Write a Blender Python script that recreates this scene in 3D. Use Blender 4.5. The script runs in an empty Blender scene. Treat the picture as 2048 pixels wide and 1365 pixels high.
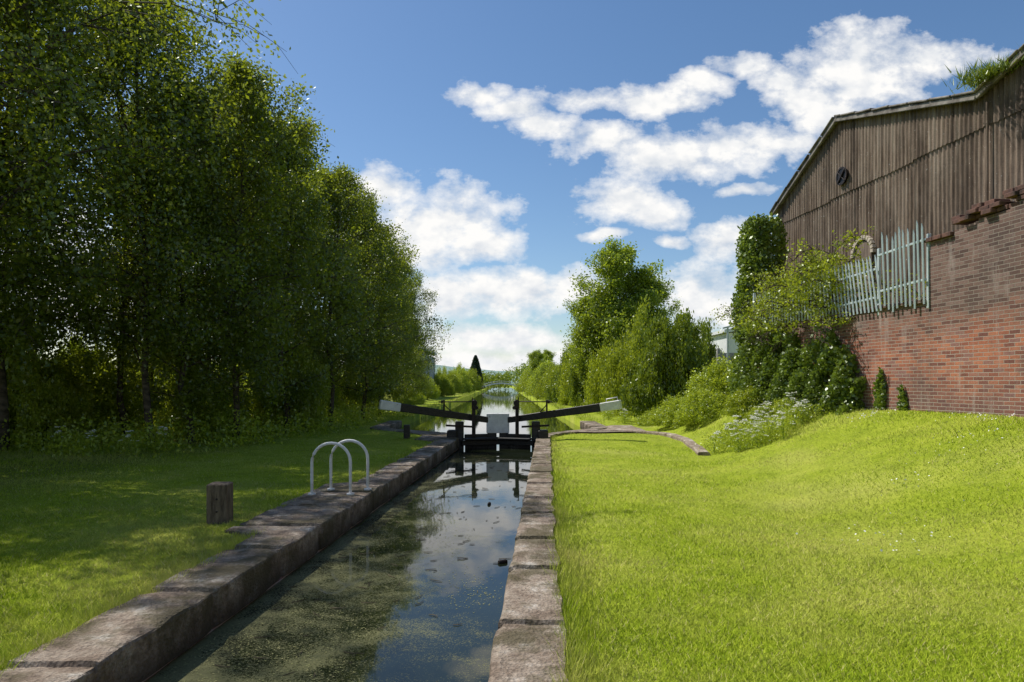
import bpy, math, random
import numpy as np
from mathutils import Vector
random.seed(3)
scene=bpy.context.scene
COL=scene.collection
# ------------------------------------------------------------------ helpers
def smooth(a,b,x):
    t=np.clip((np.asarray(x,float)-a)/(b-a),0,1); return t*t*(3-2*t)
def mk_mesh(name,verts,faces,mats=(),smooth_sh=False,rnd=None):
    me=bpy.data.meshes.new(name)
    if isinstance(faces,np.ndarray):
        v=np.asarray(verts,np.float32); nf,k=faces.shape
        me.vertices.add(len(v)); me.vertices.foreach_set('co',v.ravel())
        me.loops.add(nf*k); me.loops.foreach_set('vertex_index',faces.astype(np.int32).ravel())
        me.polygons.add(nf); me.polygons.foreach_set('loop_start',np.arange(nf,dtype=np.int32)*k)
        me.polygons.foreach_set('loop_total',np.full(nf,k,np.int32))
        me.update(calc_edges=True)
    else:
        me.from_pydata([tuple(map(float,p)) for p in verts],[],faces); me.update()
    for m in mats: me.materials.append(m)
    if smooth_sh: me.polygons.foreach_set('use_smooth',[True]*len(me.polygons))
    if rnd is not None:
        a=me.attributes.new('rnd','FLOAT','FACE'); a.data.foreach_set('value',np.asarray(rnd,np.float32))
    return me
def obj(name,me,parent=None,loc=(0,0,0),rot=(0,0,0),scale=(1,1,1)):
    o=bpy.data.objects.new(name,me); COL.objects.link(o)
    o.location=loc; o.rotation_euler=rot; o.scale=scale
    if parent: o.parent=parent
    return o
def tag(o,label=None,cat=None,group=None,kind=None):
    if label:o["label"]=label
    if cat:o["category"]=cat
    if group:o["group"]=group
    if kind:o["kind"]=kind
    return o
def root(name,loc,label,cat,group=None,rotz=0,scale=1):
    o=bpy.data.objects.new(name,None); COL.objects.link(o); o.location=loc; o.rotation_euler=(0,0,rotz)
    o.scale=(scale,)*3 if not isinstance(scale,tuple) else scale
    o.empty_display_size=.2
    return tag(o,label,cat,group)
class MB:
    def __init__(s): s.v=[];s.f=[]
    def box(s,x0,x1,y0,y1,z0,z1,b=0.0):
        n=len(s.v)
        if b<=0:
            s.v+=[(x0,y0,z0),(x1,y0,z0),(x1,y1,z0),(x0,y1,z0),(x0,y0,z1),(x1,y0,z1),(x1,y1,z1),(x0,y1,z1)]
            s.f+=[[n+i for i in q] for q in ((3,2,1,0),(4,5,6,7),(0,1,5,4),(1,2,6,5),(2,3,7,6),(3,0,4,7))]
        else: # chamfered top and vertical edges
            def ring(x0,x1,y0,y1,z,c):
                return [(x0+c,y0,z),(x1-c,y0,z),(x1,y0+c,z),(x1,y1-c,z),(x1-c,y1,z),(x0+c,y1,z),(x0,y1-c,z),(x0,y0+c,z)]
            s.v+=ring(x0,x1,y0,y1,z0,b)+ring(x0,x1,y0,y1,z1-b,b)+ring(x0+b,x1-b,y0+b,y1-b,z1,b)
            for k in (0,8):
                for i in range(8):
                    j=(i+1)%8; s.f.append([n+k+i,n+k+j,n+k+8+j,n+k+8+i])
            s.f.append([n+16+i for i in range(8)]); s.f.append([n+7-i for i in range(8)])
    def beam(s,p,q,w,h,b=.012,up=(0,0,1),w2=None,h2=None):
        p=Vector(p);q=Vector(q);d=(q-p).normalized();sd=d.cross(Vector(up)).normalized();u=sd.cross(d)
        n=len(s.v);w2=w2 or w;h2=h2 or h
        L=(q-p).length
        for t,ww,hh,c in ((0,w-2*b,h-2*b,b),(b/L,w,h,b),(1-b/L,w2,h2,b),(1,w2-2*b,h2-2*b,b)):
            o=p+d*(t*L)
            W=ww/2;Hh=hh/2
            for a,e in ((-W+c,-Hh),(W-c,-Hh),(W,-Hh+c),(W,Hh-c),(W-c,Hh),(-W+c,Hh),(-W,Hh-c),(-W,-Hh+c)):
                s.v.append(tuple(o+sd*a+u*e))
        for k in range(3):
            for i in range(8):
                j=(i+1)%8; s.f.append([n+8*k+i,n+8*k+j,n+8*k+8+j,n+8*k+8+i])
        s.f.append([n+7-i for i in range(8)]); s.f.append([n+24+i for i in range(8)])
    def tube(s,pts,rad,n=8,cap=True):
        pts=[Vector(p) for p in pts]; base=len(s.v)
        ref=Vector((0.13,0.07,1)).normalized()
        for i,p in enumerate(pts):
            d=(pts[min(i+1,len(pts)-1)]-pts[max(i-1,0)]).normalized()
            a=d.cross(ref)
            if a.length<.15: a=d.cross(Vector((1,0,0)))
            a.normalize(); b=d.cross(a)
            r=rad[i] if hasattr(rad,'__len__') else rad
            for k in range(n):
                t=2*math.pi*k/n; s.v.append(tuple(p+a*(r*math.cos(t))+b*(r*math.sin(t))))
        for i in range(len(pts)-1):
            for k in range(n):
                k2=(k+1)%n; s.f.append([base+i*n+k,base+i*n+k2,base+(i+1)*n+k2,base+(i+1)*n+k])
        if cap:
            s.f.append([base+n-1-k for k in range(n)]); s.f.append([base+(len(pts)-1)*n+k for k in range(n)])
    def disc(s,c,axis,r,t,n=20):
        c=Vector(c);a=Vector(axis).normalized(); s.tube([c-a*t/2,c+a*t/2],r,n)
    def mesh(s,name,mat,sm=False): return mk_mesh(name,s.v,s.f,[mat],sm)
# ------------------------------------------------------------------ materials
def new_mat(name):
    m=bpy.data.materials.new(name); m.use_nodes=True; nt=m.node_tree; nt.nodes.clear()
    return m,nt
class N:
    def __init__(s,nt): s.nt=nt
    def n(s,t,**k):
        nd=s.nt.nodes.new(t)
        for a,b in k.items(): setattr(nd,a,b)
        return nd
    def l(s,a,b): s.nt.links.new(a,b)
    def coord(s,kind='Object'): return s.n('ShaderNodeTexCoord').outputs[kind]
    def mapping(s,v,scale=(1,1,1),loc=(0,0,0),rot=(0,0,0)):
        m=s.n('ShaderNodeMapping'); m.inputs['Scale'].default_value=scale; m.inputs['Location'].default_value=loc; m.inputs['Rotation'].default_value=rot
        s.l(v,m.inputs['Vector']); return m.outputs[0]
    def noise(s,v,scale,detail=5,rough=.55,dist=0):
        m=s.n('ShaderNodeTexNoise'); m.inputs['Scale'].default_value=scale; m.inputs['Detail'].default_value=detail
        m.inputs['Roughness'].default_value=rough; m.inputs['Distortion'].default_value=dist
        if v is not None: s.l(v,m.inputs['Vector'])
        return m.outputs[0]
    def ramp(s,f,stops):
        r=s.n('ShaderNodeValToRGB'); e=r.color_ramp.elements
        while len(e)<len(stops): e.new(.5)
        for x,(p,c) in zip(e,stops):
            x.position=p; x.color=(c,c,c,1) if not hasattr(c,'__len__') else (*c,1)
        s.l(f,r.inputs[0]); return r.outputs[0]
    def mix(s,f,a,b,mode='MIX'):
        m=s.n('ShaderNodeMix'); m.data_type='RGBA'; m.blend_type=mode
        for i,x in ((0,f),(6,a),(7,b)):
            if hasattr(x,'node'): s.l(x,m.inputs[i])
            elif i==0: m.inputs[0].default_value=x
            else: m.inputs[i].default_value=(*x,1) if hasattr(x,'__len__') else (x,x,x,1)
        return m.outputs[2]
    def math(s,op,a,b=0.0,c=None,clamp=False):
        m=s.n('ShaderNodeMath',operation=op); m.use_clamp=clamp
        for i,x in enumerate((a,b,c)):
            if x is None: continue
            if hasattr(x,'node'): s.l(x,m.inputs[i])
            else: m.inputs[i].default_value=x
        return m.outputs[0]
    def princ(s,col,rough=.8,bump=None,bs=.3,bd=.02,metal=0,spec=.3):
        p=s.n('ShaderNodeBsdfPrincipled')
        for nm,x in (('Base Color',col),('Roughness',rough)):
            if hasattr(x,'node'): s.l(x,p.inputs[nm])
            else: p.inputs[nm].default_value=(*x,1) if hasattr(x,'__len__') else x
        p.inputs['Metallic'].default_value=metal; p.inputs['Specular IOR Level'].default_value=spec
        if bump is not None:
            b=s.n('ShaderNodeBump'); b.inputs['Strength'].default_value=bs; b.inputs['Distance'].default_value=bd
            s.l(bump,b.inputs['Height']); s.l(b.outputs[0],p.inputs['Normal'])
        return p
    def out(s,x):
        o=s.n('ShaderNodeOutputMaterial'); s.l(x,o.inputs[0])
    def upnormal(s,k):
        geo=s.n('ShaderNodeNewGeometry').outputs['Normal']
        a=s.n('ShaderNodeVectorMath',operation='SCALE'); s.l(geo,a.inputs[0]); a.inputs['Scale'].default_value=k
        b=s.n('ShaderNodeVectorMath',operation='ADD'); s.l(a.outputs[0],b.inputs[0]); b.inputs[1].default_value=(0,0,1)
        c=s.n('ShaderNodeVectorMath',operation='NORMALIZE'); s.l(b.outputs[0],c.inputs[0]); return c.outputs[0]
def leaf_mat(name,dark,light,trans,tf=.45,gloss=.05):
    m,nt=new_mat(name); g=N(nt)
    at=g.n('ShaderNodeAttribute',attribute_name='rnd').outputs['Fac']
    pos=g.n('ShaderNodeNewGeometry').outputs['Position']
    oi=g.n('ShaderNodeObjectInfo').outputs['Random']
    f=g.math('ADD',g.math('MULTIPLY',at,.55),g.math('MULTIPLY',g.noise(pos,.6,2),.45))
    f=g.math('ADD',f,g.math('MULTIPLY',g.math('SUBTRACT',oi,.5),.25),clamp=True)
    c=g.mix(f,dark,light)
    d=g.n('ShaderNodeBsdfDiffuse'); g.l(c,d.inputs[0])
    t=g.n('ShaderNodeBsdfTranslucent'); g.l(g.mix(.6,c,trans),t.inputs[0])
    gl=g.n('ShaderNodeBsdfGlossy'); gl.inputs['Roughness'].default_value=.38; gl.inputs[0].default_value=(.9,.95,.85,1)
    m1=g.n('ShaderNodeMixShader'); m1.inputs[0].default_value=tf; g.l(d.outputs[0],m1.inputs[1]); g.l(t.outputs[0],m1.inputs[2])
    m2=g.n('ShaderNodeMixShader'); m2.inputs[0].default_value=gloss; g.l(m1.outputs[0],m2.inputs[1]); g.l(gl.outputs[0],m2.inputs[2])
    g.out(m2.outputs[0]); return m
M_birch=leaf_mat('birch_leaf',(.035,.06,.007),(.17,.22,.018),(.46,.54,.02),.5,.06)
M_round=leaf_mat('maple_leaf',(.11,.17,.012),(.30,.38,.03),(.50,.60,.03),.48)
M_haw=leaf_mat('hawthorn_leaf',(.13,.18,.010),(.40,.46,.03),(.58,.66,.03),.42)
M_hawd=leaf_mat('dark_hawthorn_leaf',(.05,.09,.008),(.30,.38,.025),(.46,.56,.03),.3)
M_ivy=leaf_mat('ivy_leaf',(.04,.08,.012),(.27,.36,.04),(.34,.46,.03),.3,.07)
M_under=leaf_mat('undergrowth_leaf',(.14,.21,.015),(.44,.52,.04),(.64,.72,.04),.5)
M_dark=leaf_mat('cypress_leaf',(.012,.03,.012),(.03,.06,.02),(.03,.06,.02),.1)
def grass_mat():
    m,nt=new_mat('grass_blade'); g=N(nt)
    at=g.n('ShaderNodeAttribute',attribute_name='rnd').outputs['Fac']
    pos=g.n('ShaderNodeNewGeometry').outputs['Position']
    big=g.noise(pos,.45,5,.6); mid=g.noise(pos,2.2,5,.65)
    f=g.math('ADD',g.math('MULTIPLY',at,.5),g.math('MULTIPLY',mid,.5))
    c=g.ramp(f,[(.2,(.15,.25,.012)),(.5,(.38,.50,.028)),(.8,(.60,.66,.08))])
    c=g.mix(g.ramp(big,[(.44,0),(.62,.7)]),c,(.64,.61,.17))
    c=g.mix(g.ramp(at,[(.91,0),(.95,.75)]),c,(.68,.58,.30))
    d=g.n('ShaderNodeBsdfDiffuse'); g.l(c,d.inputs[0]); g.l(g.upnormal(.65),d.inputs['Normal'])
    t=g.n('ShaderNodeBsdfTranslucent'); g.l(c,t.inputs[0])
    m1=g.n('ShaderNodeMixShader'); m1.inputs[0].default_value=.28; g.l(d.outputs[0],m1.inputs[1]); g.l(t.outputs[0],m1.inputs[2])
    g.out(m1.outputs[0]); return m
M_grass=grass_mat()
def ground_mat():
    m,nt=new_mat('ground_grass'); g=N(nt); pos=g.n('ShaderNodeNewGeometry').outputs['Position']
    a=g.noise(pos,1.5,8,.65); b=g.noise(pos,18,6,.7); c=g.noise(pos,.35,4)
    f=g.math('ADD',g.math('MULTIPLY',a,.5),g.math('MULTIPLY',b,.5))
    col=g.ramp(f,[(.3,(.12,.17,.015)),(.5,(.28,.35,.025)),(.7,(.44,.47,.06))])
    col=g.mix(g.ramp(c,[(.52,0),(.7,.5)]),col,(.45,.44,.12))
    s=g.n('ShaderNodeSeparateXYZ'); g.l(pos,s.inputs[0])
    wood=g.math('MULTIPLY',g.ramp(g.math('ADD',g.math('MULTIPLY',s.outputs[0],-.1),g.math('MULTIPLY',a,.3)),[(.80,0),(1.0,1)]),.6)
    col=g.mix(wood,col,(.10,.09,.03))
    p=g.princ(col,.95,bump=b,bs=.8,bd=.05,spec=.1); g.out(p.outputs[0]); return m
M_ground=ground_mat()
def stone_mat(name,k=1.0,moss=.75):
    m,nt=new_mat(name); g=N(nt); pos=g.n('ShaderNodeNewGeometry').outputs['Position']
    a=g.noise(pos,2.6,10,.74); b=g.noise(pos,26,8,.7); c=g.noise(pos,1.1,9,.72)
    col=g.ramp(a,[(.30,tuple(k*x for x in (.10,.075,.055))),(.44,tuple(k*x for x in (.29,.22,.165))),(.56,tuple(k*x for x in (.46,.38,.30))),(.66,tuple(min(.8,k*x) for x in (.70,.65,.57)))])
    col=g.mix(.65,col,g.ramp(b,[(.3,.22),(.65,1.0)]),'MULTIPLY')
    col=g.mix(g.ramp(c,[(.47,0),(.56,moss)]),col,(.085,.075,.035))
    s=g.n('ShaderNodeSeparateXYZ'); g.l(pos,s.inputs[0])
    wet=g.ramp(g.math('ADD',s.outputs[2],1),[(.70,1),(.93,0)])
    col=g.mix(g.math('MULTIPLY',wet,.85),col,(.045,.038,.022))
    vor=g.n('ShaderNodeTexVoronoi'); vor.inputs['Scale'].default_value=45; g.l(pos,vor.inputs['Vector'])
    h=g.math('ADD',g.math('MULTIPLY',b,.7),g.math('MULTIPLY',vor.outputs[0],.4))
    g.out(g.princ(col,.9,bump=h,bs=1.0,bd=.03,spec=.2).outputs[0]); return m
M_stone=stone_mat('coping_stone'); M_path=stone_mat('pale_paving_stone',1.15,.25)
def brick_mat(name):
    m,nt=new_mat(name); g=N(nt); oc=g.coord('Object')
    s=g.n('ShaderNodeSeparateXYZ'); g.l(oc,s.inputs[0])
    cb=g.n('ShaderNodeCombineXYZ'); g.l(g.math('SUBTRACT',s.outputs[0],s.outputs[1]),cb.inputs[0]); g.l(s.outputs[2],cb.inputs[1])
    wob=g.n('ShaderNodeVectorMath',operation='ADD'); 
    nz=g.n('ShaderNodeTexNoise'); nz.inputs['Scale'].default_value=9; g.l(cb.outputs[0],nz.inputs['Vector'])
    sc=g.n('ShaderNodeVectorMath',operation='SCALE'); g.l(nz.outputs[1],sc.inputs[0]); sc.inputs['Scale'].default_value=.014
    g.l(cb.outputs[0],wob.inputs[0]); g.l(sc.outputs[0],wob.inputs[1])
    bt=g.n('ShaderNodeTexBrick'); g.l(wob.outputs[0],bt.inputs['Vector'])
    for k,v in (('Scale',1),('Mortar Size',.0068),('Mortar Smooth',.3),('Brick Width',.195),('Row Height',.063),('Bias',0)): bt.inputs[k].default_value=v
    bt.inputs['Color1'].default_value=(.0,.0,.0,1); bt.inputs['Color2'].default_value=(1,1,1,1); bt.inputs['Mortar'].default_value=(.5,.5,.5,1)
    bc=g.ramp(bt.outputs[0],[(0,(.20,.08,.065)),(.35,(.40,.14,.085)),(.65,(.50,.19,.11)),(1,(.30,.15,.13))])
    n1=g.noise(oc,1.1,7,.6); n2=g.noise(oc,30,5,.7)
    zn=g.math('ADD',s.outputs[2],g.math('MULTIPLY',g.math('SUBTRACT',n1,.5),1.5))
    dk=g.ramp(g.math('MULTIPLY',zn,.25),[(.58,0),(.72,.9)])
    bc=g.mix(dk,bc,g.mix(bt.outputs[0],(.10,.065,.055),(.24,.165,.14)))
    low=g.ramp(g.math('MULTIPLY',zn,.5),[(.55,.75),(.9,0)])
    bc=g.mix(low,bc,(.16,.095,.09))
    bc=g.mix(.5,bc,g.ramp(n2,[(.3,.45),(.7,1.2)]),'MULTIPLY')
    st=g.noise(g.mapping(oc,(2.5,1,.4)),1.3,8,.68)
    bc=g.mix(g.ramp(st,[(.55,0),(.70,.55)]),bc,(.52,.46,.42))
    bc=g.mix(g.ramp(g.noise(g.mapping(oc,(1.5,1,.7)),.9,7,.65),[(.50,0),(.66,.65)]),bc,(.085,.062,.055))
    mort=g.mix(n1,(.22,.17,.14),(.62,.52,.44)); mort=g.mix(dk,mort,(.27,.225,.19))
    col=g.mix(bt.outputs['Fac'],bc,mort)
    h=g.math('ADD',g.math('MULTIPLY',g.math('SUBTRACT',1,bt.outputs['Fac']),.8),g.math('MULTIPLY',n2,.4))
    g.out(g.princ(col,.88,bump=h,bs=.9,bd=.012,spec=.25).outputs[0]); return m
M_brick=brick_mat('old_brick')
def clad_mat():
    m,nt=new_mat('weathered_corrugated_sheet'); g=N(nt); oc=g.coord('Object')
    st=g.noise(g.mapping(oc,(7,1,.30)),1.6,9,.74); n=g.noise(oc,1.2,7,.6); f=g.noise(oc,35,5,.7)
    col=g.ramp(st,[(.34,(.055,.04,.03)),(.46,(.20,.145,.105)),(.56,(.31,.235,.175)),(.68,(.50,.42,.33))])
    col=g.mix(g.ramp(n,[(.45,0),(.65,.45)]),col,(.33,.265,.205))
    col=g.mix(g.ramp(g.noise(g.mapping(oc,(1.6,1,.45)),.9,8,.7),[(.47,0),(.62,.7)]),col,(.085,.062,.046))
    col=g.mix(.5,col,g.ramp(f,[(.3,.5),(.7,1.2)]),'MULTIPLY')
    col=g.mix(g.ramp(g.noise(oc,22,3,.6),[(.68,0),(.72,.7)]),col,(.68,.65,.58))
    s=g.n('ShaderNodeSeparateXYZ'); g.l(oc,s.inputs[0])
    fr=g.math('FRACT',g.math('MULTIPLY',s.outputs[0],1/1.02))
    col=g.mix(g.math('MULTIPLY',g.math('LESS_THAN',fr,.03),.5),col,(.05,.04,.03))
    g.out(g.princ(col,.92,bump=f,bs=.5,bd=.006,spec=.15).outputs[0]); return m
M_clad=clad_mat()
def plain(name,c1,c2,scale=6,rough=.6,metal=0,bs=.3,stretch=(1,1,1),spec=.35,chips=None):
    m,nt=new_mat(name); g=N(nt); oc=g.coord('Object')
    n=g.noise(g.mapping(oc,stretch),scale,8,.65)
    col=g.ramp(n,[(.35,c1),(.65,c2)])
    if chips is not None:
        col=g.mix(g.ramp(g.noise(oc,scale*3,8,.75),[(.60,0),(.64,.85)]),col,chips)
    g.out(g.princ(col,rough,bump=g.noise(oc,scale*8,6,.7),bs=bs,bd=.006,metal=metal,spec=spec).outputs[0]); return m
M_black=plain('black_painted_timber',(.010,.010,.010),(.04,.036,.032),5,.5,bs=.4,stretch=(1,6,6),chips=(.09,.065,.045))
M_white=plain('white_paint',(.58,.58,.56),(.80,.80,.78),4,.5,bs=.2,chips=(.34,.32,.29))
M_hoop=plain('white_painted_steel',(.62,.63,.64),(.8,.8,.8),5,.4,bs=.1,chips=(.4,.36,.3))
M_iron=plain('dark_iron',(.01,.009,.009),(.05,.035,.028),9,.55,metal=.3)
M_wood=plain('weathered_bollard_wood',(.06,.042,.03),(.20,.155,.11),7,.85,stretch=(4,4,.7),bs=.8)
M_bark=plain('birch_bark',(.025,.019,.014),(.15,.12,.09),3.5,.9,stretch=(1,1,2.5),bs=.7)
M_darkbark=plain('dark_bark',(.03,.022,.015),(.09,.07,.05),5,.95,bs=.8)
M_galv=plain('galvanised_steel',(.46,.54,.54),(.62,.70,.70),3,.5,metal=.15,bs=.1)
M_conc=plain('grey_concrete',(.34,.32,.29),(.55,.53,.49),3,.9)
M_shed=plain('white_sheet_wall',(.65,.67,.68),(.78,.8,.8),1,.6)
M_shedgrey=plain('grey_sheet_wall',(.25,.27,.30),(.38,.40,.43),1,.6)
M_rooft=plain('roof_sheet',(.10,.085,.07),(.34,.31,.27),4,.9)
M_petal=plain('white_petals',(.78,.78,.66),(.88,.88,.82),6,.8)
M_stem=plain('green_stem',(.12,.2,.03),(.2,.3,.05),6,.8)
M_weed=plain('duckweed',(.15,.18,.045),(.42,.38,.17),9,.8)
M_twig=plain('dead_twig',(.02,.015,.01),(.22,.17,.10),5,.9)
M_cream=plain('pale_arch_brick',(.40,.34,.25),(.62,.55,.44),8,.9)
M_glassd=plain('dark_opening',(.004,.004,.004),(.015,.014,.013),5,.4)
M_board=plain('weathered_board',(.12,.09,.07),(.26,.20,.15),5,.9,stretch=(6,1,.5))
def water_mat():
    m,nt=new_mat('canal_water'); g=N(nt); pos=g.n('ShaderNodeNewGeometry').outputs['Position']
    s=g.n('ShaderNodeSeparateXYZ'); g.l(pos,s.inputs[0])
    big=g.noise(pos,.8,7,.65,.8); mid=g.noise(pos,3.5,6,.65,.8); fine=g.noise(pos,80,4,.8)
    near=g.ramp(g.math('MULTIPLY',s.outputs[1],.05),[(.15,.15),(.42,.07),(.75,.0)])
    lat=g.math('MULTIPLY',g.math('ADD',s.outputs[0],1.0),-.10)
    v=g.math('ADD',g.math('ADD',g.math('MULTIPLY',big,.75),g.math('MULTIPLY',mid,.3)),g.math('ADD',near,lat))
    v=g.math('ADD',v,g.math('MULTIPLY',g.math('SUBTRACT',fine,.5),1.1))
    mask=g.math('MULTIPLY',g.ramp(v,[(.64,0),(.74,1)]),g.ramp(g.math('MULTIPLY',s.outputs[1],.05),[(.7,1),(1.0,0)]))
    rip=g.noise(g.mapping(pos,(1,.45,1)),3.0,3,.5)
    w=g.princ((.014,.019,.010),.03,bump=rip,bs=.05,bd=.03,spec=.5); w.inputs['IOR'].default_value=1.38
    sc=g.princ(g.mix(g.noise(pos,45,3),(.06,.075,.022),(.30,.28,.12)),.7,bump=fine,bs=.5,bd=.004,spec=.3)
    mx=g.n('ShaderNodeMixShader'); g.l(g.math('MULTIPLY',mask,.7),mx.inputs[0]); g.l(w.outputs[0],mx.inputs[1]); g.l(sc.outputs[0],mx.inputs[2])
    g.out(mx.outputs[0]); return m
M_water=water_mat()
# ------------------------------------------------------------------ terrain
def cxf(Y):
    Y=np.asarray(Y,float)
    t=smooth(20.6,25,Y)
    return (-1.45+.052*Y)*(1-t)+(-.85-.012*(Y-24))*t
def hwf(Y): return 1.12+2.6*smooth(20.6,24.8,Y)
def GH(X,Y):
    X=np.asarray(X,float);Y=np.asarray(Y,float)
    far=smooth(20,27,Y)
    a=smooth(3.2+1.3*smooth(12.5,15.5,Y),7.4,X)*1.12; b=smooth(4.8,11,X)*1.3
    z=-.03+a*(1-far)+b*far
    z=z+.02*np.sin(X*1.3+.5)*np.sin(Y*.9)+.012*np.sin(X*3.1)*np.cos(Y*2.7)
    d=cxf(Y)-hwf(Y)-X
    z=z+.7*smooth(2.2,4.5,d)*smooth(30,38,Y)*smooth(120,60,Y)
    e=np.abs(X-cxf(Y))-hwf(Y)
    return z-.06*(1-smooth(.45,.8,e))*(Y<29)
ks=np.concatenate([[.15,.151],np.arange(.3,14,.3),[15,17,20,24,30,40,60,100,180,350,700,1500,3000]])
Ys=np.concatenate([np.arange(-30,-6,4),np.arange(-6,32,.4),np.arange(32,70,1.5),np.arange(70,200,5),[220,260,320,420,600,900,1400,2200,3500]])
cols=[]
for side in (-1,1):
    for i,k in enumerate(ks):
        X=cxf(Ys)+side*(hwf(Ys)+k)
        z=GH(X,Ys)
        if i==0: z=np.full_like(z,-1.2)
        cols.append(np.stack([X,Ys,z],1))
nL=len(ks)
order=list(range(nL-1,-1,-1))+list(range(nL,2*nL))
V=np.concatenate([cols[i] for i in order]); ny=len(Ys)
F=[]
for c in range(2*nL-1):
    i=np.arange(ny-1); a=c*ny+i
    F.append(np.stack([a,a+ny,a+ny+1,a+1],1))
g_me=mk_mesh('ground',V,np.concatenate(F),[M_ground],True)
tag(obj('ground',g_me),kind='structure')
Yw=np.concatenate([np.arange(-12,32,.8),np.arange(32,260,6)])
Vw=np.concatenate([np.stack([cxf(Yw)-hwf(Yw)-.12,Yw,Yw*0-.33],1),np.stack([cxf(Yw)+hwf(Yw)+.12,Yw,Yw*0-.33],1)])
n=len(Yw);i=np.arange(n-1)
tag(obj('canal_water',mk_mesh('canal_water',Vw,np.stack([i,i+n,i+n+1,i+1],1),[M_water])),kind='structure')
# ------------------------------------------------------------------ lock walls with coping
from mathutils import noise as mnoise
def nz(x,y,z=0): return mnoise.noise(Vector((x,y,z)))
def lock_wall(side,label):
    ys=[];joint=[]
    y=-4.0; rr=random.Random(5+side)
    while y<28:
        L=rr.uniform(.95,1.5)
        for t,jn in ((0,1),(.014,1),(.030,0)): ys.append(y+t);joint.append(jn)
        m=9
        for q in range(1,m): ys.append(y+.030+(L-.035)*q/m);joint.append(0)
        y+=L
    def width(Y):
        if side>0: w=.41+.04*float(smooth(8,3,Y))+.2*float(smooth(20,23,Y))
        else:
            w=.52+.42*float(smooth(7.3,7.4,Y))*float(1-smooth(10.8,11.0,Y))+.7*float(smooth(18.8,19.4,Y))*float(1-smooth(22,25,Y))
        return w
    prof=[0,.0,.008,.03,.10,.22,.35,.5,.65,.8,.93,.985,1.0,1.0]
    v=[];f=[]
    for Y,jn in zip(ys,joint):
        w=width(Y); c=float(cxf(Y));h=float(hwf(Y))
        for j,t in enumerate(prof):
            k=t*w if j>3 else (0,0,.008,.03)[j]
            edge=.018*nz(Y*1.3,side*7)+.018*nz(Y*6,side*3)+.012*nz(Y*17,side*3)
            if j<=2: k+=edge; 
            if j==12 or j==13 or j==11: k+=.05*nz(Y*1.7,side*11+3)+.02*nz(Y*7,9)
            z=0
            if j==0: z=-.30
            elif j==1: z=-.022+.008*nz(Y*5,4)
            elif j==2: z=-.007
            elif j==13: z=-.25
            elif j==12: z=-.015
            X=c+side*(h+k)
            if 2<=j<=12: z+=.008*nz(X*2,Y*2)+.010*nz(X*8,Y*8)+.006*nz(X*19,Y*19)
            if j in (1,2,3): z-=.03*max(0,nz(Y*2.3,side*5)-.15)+.016*abs(nz(Y*11,2))
            if jn and 1<=j<=12: z-=.03
            if jn and j<=2: X+=side*.018
            v.append((X,Y,z))
    m=len(prof)
    for i in range(len(ys)-1):
        for j in range(m-1):
            q=[i*m+j,(i+1)*m+j,(i+1)*m+j+1,i*m+j+1]
            f.append(q if side<0 else q[::-1])
    r=root('lock_wall',(0,0,0),label,'lock wall')
    obj('coping',mk_mesh('coping',v,f,[M_stone],False),r)
    v=[];f=[]
    for i,Y in enumerate(np.arange(-4,28,.25)):
        c=float(cxf(Y));h=float(hwf(Y))
        for z in (-1.2,-.6,-.4,-.301):
            v.append((c+side*(h+.03+.012*nz(Y*4,z*4)),Y,z))
        v.append((c+side*(h+.14),Y,-.301))
        if i:
            for j in range(4):
                a=(i-1)*5+j; q=[a,a+5,a+6,a+1]; f.append(q if side<0 else q[::-1])
    obj('wall_face',mk_mesh('wall_face',v,f,[M_brick],True),r)
lock_wall(1,'weathered stone coping beside the sunny lawn')
lock_wall(-1,'mossy stone lock wall with safety hoops on it')
# ------------------------------------------------------------------ kerb & paved apron
def ribbon_kerb(pts,w,h,name):
    P=[];
    for a,b in zip(pts[:-1],pts[1:]):
        for t in np.linspace(0,1,8,endpoint=False): P.append((a[0]+(b[0]-a[0])*t,a[1]+(b[1]-a[1])*t))
    P.append(pts[-1]); P=np.array(P)
    for _ in range(4): P[1:-1]=(P[:-2]+P[1:-1]*2+P[2:])/4
    v=[];f=[]
    for i,(x,y) in enumerate(P):
        d=P[min(i+1,len(P)-1)]-P[max(i-1,0)]; d/=np.linalg.norm(d); nrm=np.array([-d[1],d[0]])
        z0=float(GH(x,y))
        for (o,zz) in ((-w/2,-.2),(-w/2,h-.02),(-w/2+.025,h),(0,h+.004),(w/2-.025,h),(w/2,h-.02),(w/2,-.2)):
            j=.012*nz(x*6,y*6,o*9)
            v.append((x+nrm[0]*(o+j),y+nrm[1]*(o+j),z0+zz+j))
        if i:
            for j in range(6): a=(i-1)*7+j; f.append([a,a+1,a+8,a+7])
    n=len(v); f.append(list(range(7))[::-1]); f.append([n-7+j for j in range(7)])
    return mk_mesh(name,v,f,[M_path])
r=root('kerb',(0,0,0),'curved low stone kerb edging the grass beside the lock','kerb')
obj('kerb_stone',ribbon_kerb([(4.3,15.3),(4.5,16.6),(4.75,18.5),(4.8,20.3),(4.4,21.8),(3.6,22.5),(2.7,22.6),(1.9,22.3)],.26,.08,'kerb_stone'),r)
v=[];f=[];YY=np.arange(22.0,25.5,.35)
for i,Y in enumerate(YY):
    x0=float(cxf(Y)+hwf(Y))+.4; x1=4.4
    for t in np.linspace(0,1,7):
        X=x0+(x1-x0)*t; v.append((X,Y,float(GH(X,Y))+.05))
    if i:
        for j in range(6): a=(i-1)*7+j; f.append([a,a+1,a+8,a+7])
tag(obj('towpath_paving',mk_mesh('towpath_paving',v,f,[M_path])),kind='structure')
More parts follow.
